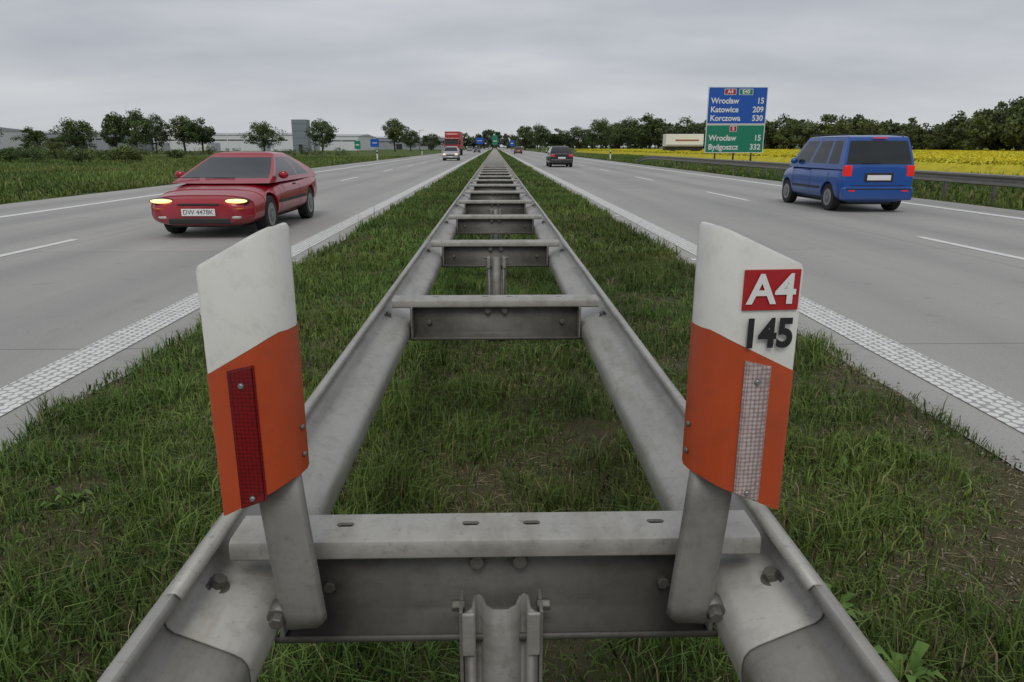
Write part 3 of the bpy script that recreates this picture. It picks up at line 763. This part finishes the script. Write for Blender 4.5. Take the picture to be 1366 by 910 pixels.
box("shaft", -hw, hw, 0, 4, 0, 9.0, simple("tower_cladding", (.22, .25, .28), .6), e, .05)
for k in range(4): box("joint", -hw-.01, hw+.01, -.02, 0, 1.8+k*2, 1.86+k*2, M_dark, e)
box("door", -.5, .5, -.05, 0, 0, 2.1, M_dark, e)
for px, d, z0, z1, ww, mt in ((477, 150, 1.0, 2.6, 1.2, M_signgreen), (500, 210, 1.4, 3.6, 2.4, M_signblue), (640, 300, 2.6, 5.0, 3, M_signblue), (683, 210, 1.6, 3.2, 1.2, M_signblue)):
    e = empty("road_sign", (PX(px, d), d, 0)); cyl("pole", (0, .06, 0), (0, .06, z1), .06, M_steel2, e, 8); box("panel", -ww/2, ww/2, -.02, .02, z0, z1, mt, e, .02)
    box("legend", -ww*.3, ww*.3, -.03, -.02, (z0+z1)/2-.1, (z0+z1)/2+.1, M_whitepr, e)
for px, d, h_ in ((792, 240, 9.5), (560, 260, 7), (803, 300, 9)):
    e = empty("lamp_post", (PX(px, d), d, 0)); cyl("mast", (0, 0, 0), (0, 0, h_), .14, M_steel2, e, 8, r1=.08); cyl("arm", (0, 0, h_-.1), (1.2, 0, h_+.1), .06, M_steel2, e, 8); box("lantern", .9, 1.7, -.15, .15, h_, h_+.15, M_steel, e, .03)

# ------------------------------------------------------------ warehouses
M_wall = simple("white_cladding", (.70, .71, .72), .6, var=.05, scale=.5); M_wall2 = simple("grey_cladding", (.30, .315, .34), .6, var=.1, scale=.4)
M_roof = simple("roof_sheet", (.42, .43, .45), .6, var=.1)
def hall(px0, px1, d, h_, mat, name):
    x0, x1 = PX(px0, d), PX(px1, d); e = empty(name, ((x0+x1)/2, d, 0)); hw = (x1-x0)/2; D = 45
    box("walls", -hw, hw, 0, D, 0, h_, mat, e)
    v = [(-hw-.3, -.3, h_), (hw+.3, -.3, h_), (hw+.3, D+.3, h_), (-hw-.3, D+.3, h_), (-hw-.3, D/2, h_+1.1), (hw+.3, D/2, h_+1.1)]
    obj("roof", v, [(0, 1, 5, 4), (3, 4, 5, 2), (0, 4, 3), (1, 2, 5), (0, 3, 2, 1)], M_roof, e)
    box("window_band", -hw*.92, hw*.92, -.06, 0, h_*.64, h_*.71, M_glass, e)
    k = 0; x = -hw*.9
    while x < hw*.9:
        if k % 3 == 0: box("loading_door", x, x+3.4, -.08, 0, 0, h_*.5, M_wall2 if mat is M_wall else M_dark, e)
        else: box("mullion", x, x+.35, -.10, 0, .0, h_-.05, mat, e)
        x += 6; k += 1
hall(-60, 145, 240, 5.6, M_wall2, "grey_warehouse")
hall(205, 392, 270, 5.6, M_wall, "white_warehouse")
hall(412, 478, 300, 5.6, M_wall, "white_warehouse")
hall(480, 600, 420, 6.2, M_wall2, "grey_warehouse")
hall(-220, -75, 200, 6, M_wall, "white_warehouse")

# ------------------------------------------------------------ trees
def tube(p0, p1, r0, r1, n=6):
    p0 = np.array(p0, float); p1 = np.array(p1, float); ax = p1-p0; ax /= np.linalg.norm(ax)+1e-9
    u = np.cross(ax, [0.3, 1, .2]); u /= np.linalg.norm(u); w_ = np.cross(ax, u)
    a = np.arange(n)*2*math.pi/n
    r_ = np.cos(a)[:, None]*u+np.sin(a)[:, None]*w_
    V = np.concatenate([p0+r_*r0, p1+r_*r1]); i = np.arange(n)
    return V, np.stack([i, (i+1) % n, n+(i+1) % n, n+i], 1)
def tree_mesh(name, h, wd, nb=34, nl=110, ls=.17, low=.22, seed=0, asmesh=True, dark=1.0, trunk=True, hue=0.):
    r = np.random.default_rng(seed); Vs = []; Fs = []; Cs = []; Ms = []; o = 0
    def add(V, Fq, C, m):
        nonlocal o
        Vs.append(V); Fs.append(Fq+o); Cs.append(C); Ms.append(np.full(len(Fq), m)); o += len(V)
    zc = h*(1+low)/2; rz_ = h*(1-low)/2
    th = h*low*1.3; bend = np.array([r.normal()*.03*h, r.normal()*.03*h, 0])
    pts = []
    ph = r.random()*6
    while len(pts) < nb:
        p = r.normal(size=3); p /= np.linalg.norm(p); p *= (.25+.75*r.random()**.5)
        if p[2] < -.8: continue
        lob = 1+.25*math.sin(2*math.atan2(p[1], p[0])+ph)+.15*math.sin(5*p[2]+ph*2)
        pts.append([p[0]*wd/2*lob*(1-.25*max(0, p[2])), p[1]*wd/2*lob*(1-.25*max(0, p[2])), zc+p[2]*rz_*(.88+.12*r.random())])
    pts = np.array(pts)
    if trunk:
        top = np.array([0, 0, h*.72])+bend
        for a, b, ra, rb in (((0, 0, 0), tuple(bend*.5+[0, 0, th]), h*.030, h*.022), (tuple(bend*.5+[0, 0, th]), tuple(top), h*.022, h*.008)):
            V, Fq = tube(a, b, ra, rb, 8); add(V, Fq, np.tile([.06, .05, .04], (len(V), 1)), 1)
        for p in pts[:min(22, nb)]:
            t = .25+.6*r.random(); b0 = bend*.5+np.array([0, 0, th])+(top-bend*.5-[0, 0, th])*t*min(1, max(0.05, (p[2]-th)/(h*.7)))
            m_ = (b0+p)/2+np.array([0, 0, -.03*h])
            V, Fq = tube(b0, m_, h*.010, h*.006, 5); add(V, Fq, np.tile([.06, .05, .04], (len(V), 1)), 1)
            V, Fq = tube(m_, p, h*.006, h*.002, 5); add(V, Fq, np.tile([.06, .05, .04], (len(V), 1)), 1)
    for p in pts:
        br = wd*(.085+.085*r.random()); k = int(nl*(.6+.8*r.random()))
        q = r.normal(size=(k, 3)); q /= np.linalg.norm(q, axis=1)[:, None]; q *= (r.random(k)**.4)[:, None]*br*np.array([1.2, 1.2, .9])
        c = p+q; u = r.normal(size=(k, 3)); u /= np.linalg.norm(u, axis=1)[:, None]
        v_ = np.cross(u, r.normal(size=(k, 3))); v_ /= np.linalg.norm(v_, axis=1)[:, None]+1e-6
        s_ = (ls*(.5+.9*r.random(k)))[:, None]
        V = np.stack([c-u*s_, c-v_*s_*.6, c+u*s_, c+v_*s_*.6], 1).reshape(-1, 3)
        i = np.arange(k)*4; Fq = np.stack([i, i+1, i+2, i+3], 1)
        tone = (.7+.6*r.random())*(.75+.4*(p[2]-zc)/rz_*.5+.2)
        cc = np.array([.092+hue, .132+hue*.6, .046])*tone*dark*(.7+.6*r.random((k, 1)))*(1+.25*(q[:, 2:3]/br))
        add(V, Fq, np.repeat(cc, 4, 0), 0)
    V = np.concatenate(Vs); Fq = np.concatenate(Fs); C = np.clip(np.concatenate(Cs), 0, 1); Mi = np.concatenate(Ms)
    return quadmesh(name, V, Fq, [M_leaf, M_bark], C, Mi, uselink=False) if asmesh else (V, Fq, C, Mi)
BW = (7, 6, 8, 5, 6.5, 7.5, 5.5)
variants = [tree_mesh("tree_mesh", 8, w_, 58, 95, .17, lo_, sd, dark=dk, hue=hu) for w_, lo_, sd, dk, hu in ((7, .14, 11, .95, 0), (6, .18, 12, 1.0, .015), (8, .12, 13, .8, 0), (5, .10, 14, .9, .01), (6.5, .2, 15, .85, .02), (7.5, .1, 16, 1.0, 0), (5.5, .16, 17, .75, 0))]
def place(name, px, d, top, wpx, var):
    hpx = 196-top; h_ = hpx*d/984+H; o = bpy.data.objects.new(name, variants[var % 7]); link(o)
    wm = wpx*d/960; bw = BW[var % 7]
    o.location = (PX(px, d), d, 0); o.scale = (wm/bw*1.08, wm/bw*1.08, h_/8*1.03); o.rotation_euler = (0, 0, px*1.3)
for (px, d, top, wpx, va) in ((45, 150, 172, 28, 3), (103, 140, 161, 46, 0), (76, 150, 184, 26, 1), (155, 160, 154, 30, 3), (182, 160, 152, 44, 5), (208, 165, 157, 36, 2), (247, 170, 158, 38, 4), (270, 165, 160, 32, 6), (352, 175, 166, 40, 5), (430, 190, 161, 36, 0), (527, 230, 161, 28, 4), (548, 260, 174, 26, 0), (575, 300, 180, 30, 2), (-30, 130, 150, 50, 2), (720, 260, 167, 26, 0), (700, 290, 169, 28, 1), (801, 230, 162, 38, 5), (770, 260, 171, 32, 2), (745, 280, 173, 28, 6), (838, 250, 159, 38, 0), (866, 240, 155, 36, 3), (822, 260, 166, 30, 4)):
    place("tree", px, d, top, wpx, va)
def row(name, items, ls=.3, nb=16, nl=55, dark=.8, trunk=True, low=.08, hz=0.):
    Vs = []; Fs = []; Cs = []; Ms = []; o = 0
    for k, (x, y, h_, w_) in enumerate(items):
        V, Fq, C, Mi = tree_mesh("t", h_, w_, nb, nl, ls*(h_/9)**.5, low, seed=k*13+len(items), asmesh=False, dark=dark*(.7+.55*rng.random()), trunk=trunk, hue=.025*rng.random())
        C = C*(1-hz)+np.array([.20, .22, .23])*hz  # distance haze blended into the foliage colour
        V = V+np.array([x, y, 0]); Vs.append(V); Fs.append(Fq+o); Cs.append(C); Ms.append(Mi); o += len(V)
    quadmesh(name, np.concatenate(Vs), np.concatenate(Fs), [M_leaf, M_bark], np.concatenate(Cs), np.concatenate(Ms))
ctl = [(1500, 95, 100), (1366, 115, 120), (1320, 125, 130), (1285, 135, 148), (1250, 150, 158), (1200, 165, 154), (1130, 175, 147), (1060, 190, 151), (1020, 205, 150), (960, 230, 153), (900, 250, 154), (870, 262, 157), (830, 290, 167), (780, 330, 173), (740, 380, 177)]
cp = np.array(ctl)[::-1]
items = []
px = 745.
while px < 1500:
    d = np.interp(px, cp[:, 0], cp[:, 1]); top = np.interp(px, cp[:, 0], cp[:, 2])
    for rr in range(2):
        dd = d+rng.random()*14+rr*14; tp = top+(rng.random()**1.3)*20*(1 if px > 880 else .6)+(0 if rr else 6)
        h_ = (196-tp)*dd/984+H; items.append((PX(px+rng.normal()*4, dd), dd, h_, max(3.5, h_*(.55+.5*rng.random()))))
    px += 8.5+3*rng.random()
row("tree_belt", items, ls=.32, nb=24, nl=55, dark=.80, low=.03, hz=.04)
items = []
for px in np.arange(-120, 660, 9):
    dd = 480+rng.random()*60; h_ = (6+6*rng.random())*dd/984+H+1; items.append((PX(px, dd), dd, h_, 9))
for px in np.arange(622, 760, 5):
    dd = 430+rng.random()*40; tp = 171+rng.random()*14 + (6 if px > 690 else 0); h_ = (196-tp)*dd/984+H; items.append((PX(px, dd), dd, h_, 6+4*rng.random()))
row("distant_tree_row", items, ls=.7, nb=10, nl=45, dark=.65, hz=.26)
items = []
for px, d, top, wp in ((-10, 75, 196, 34), (8, 72, 197, 28), (40, 70, 193, 46), (72, 78, 186, 24), (102, 66, 198, 30), (137, 78, 199, 24), (165, 66, 195, 36), (150, 76, 201, 22), (60, 90, 199, 34), (120, 92, 199, 28), (235, 90, 200, 24), (20, 95, 197, 30), (85, 84, 200, 30)):
    h_ = (196-top)*d/984+H; items.append((PX(px, d), d, h_, wp*d/960))
for k, it in enumerate(items):
    V, Fq, C, Mi = tree_mesh("t", it[2], it[3], 30, 80, .075, .02, seed=k+50, asmesh=False, dark=1.1, trunk=True, hue=.03*(k % 3 == 0))
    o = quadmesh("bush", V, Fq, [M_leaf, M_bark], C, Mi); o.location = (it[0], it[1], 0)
items = [(PX(px, 118), 118+rng.random()*6, .5+1.3*rng.random()**2, 2.5+2*rng.random()) for px in np.arange(-150, 470, 12)]
row("hedge", items, ls=.22, nb=9, nl=40, dark=.85, low=.0)

# ------------------------------------------------------------ rapeseed field
fx0, fx1, fy0, fy1 = 23, 130, 22, 210
nx, ny = 120, 200
xs = np.linspace(fx0, fx1, nx); ys = np.linspace(fy0, fy1, ny); X, Y = np.meshgrid(xs, ys)
Z = .62+.12*fbm(X, Y, .5)
Z[:, 0] = 0; Z[0, :] = 0
V = np.stack([X, Y, Z], -1).reshape(-1, 3); i = (np.arange(ny-1)[:, None]*nx+np.arange(nx-1)[None]).ravel()
m, nt, b = newmat("rapeseed")
c = mixc(nt, ramp(nt, noise(nt, 6, 5, .7), [(.28, 0.), (.46, 1.)]), (.26, .28, .03), (.62, .54, .03))
nt.links.new(c, b.inputs['Base Color']); b.inputs['Roughness'].default_value = .9
quadmesh("rapeseed_field", V, np.stack([i, i+1, i+nx+1, i+nx], 1), [m])
n = 110000; y = fy0+(fy1-fy0)*rng.random(n)**1.3; x = fx0-.3+(fx1-fx0)*rng.random(n)**1.8
z = .60+.12*fbm(x, y, .5)+.12*rng.random(n); s_ = .035+.035*rng.random(n)+y*.0004
u = rng.normal(size=(n, 3)); u /= np.linalg.norm(u, axis=1)[:, None]; v_ = np.cross(u, rng.normal(size=(n, 3))); v_ /= np.linalg.norm(v_, axis=1)[:, None]
c = np.stack([x, y, z], 1); V = np.stack([c-u*s_[:, None], c-v_*s_[:, None], c+u*s_[:, None], c+v_*s_[:, None]], 1).reshape(-1, 3)
i = np.arange(n)*4
C = np.array([.68, .60, .04])*(.75+.3*rng.random((n, 1))); gr_ = rng.random(n) < .08; C[gr_] = (.18, .24, .04)
quadmesh("rapeseed_flowers", V, np.stack([i, i+1, i+2, i+3], 1), [M_blade], np.repeat(C, 4, 0))
print("done")
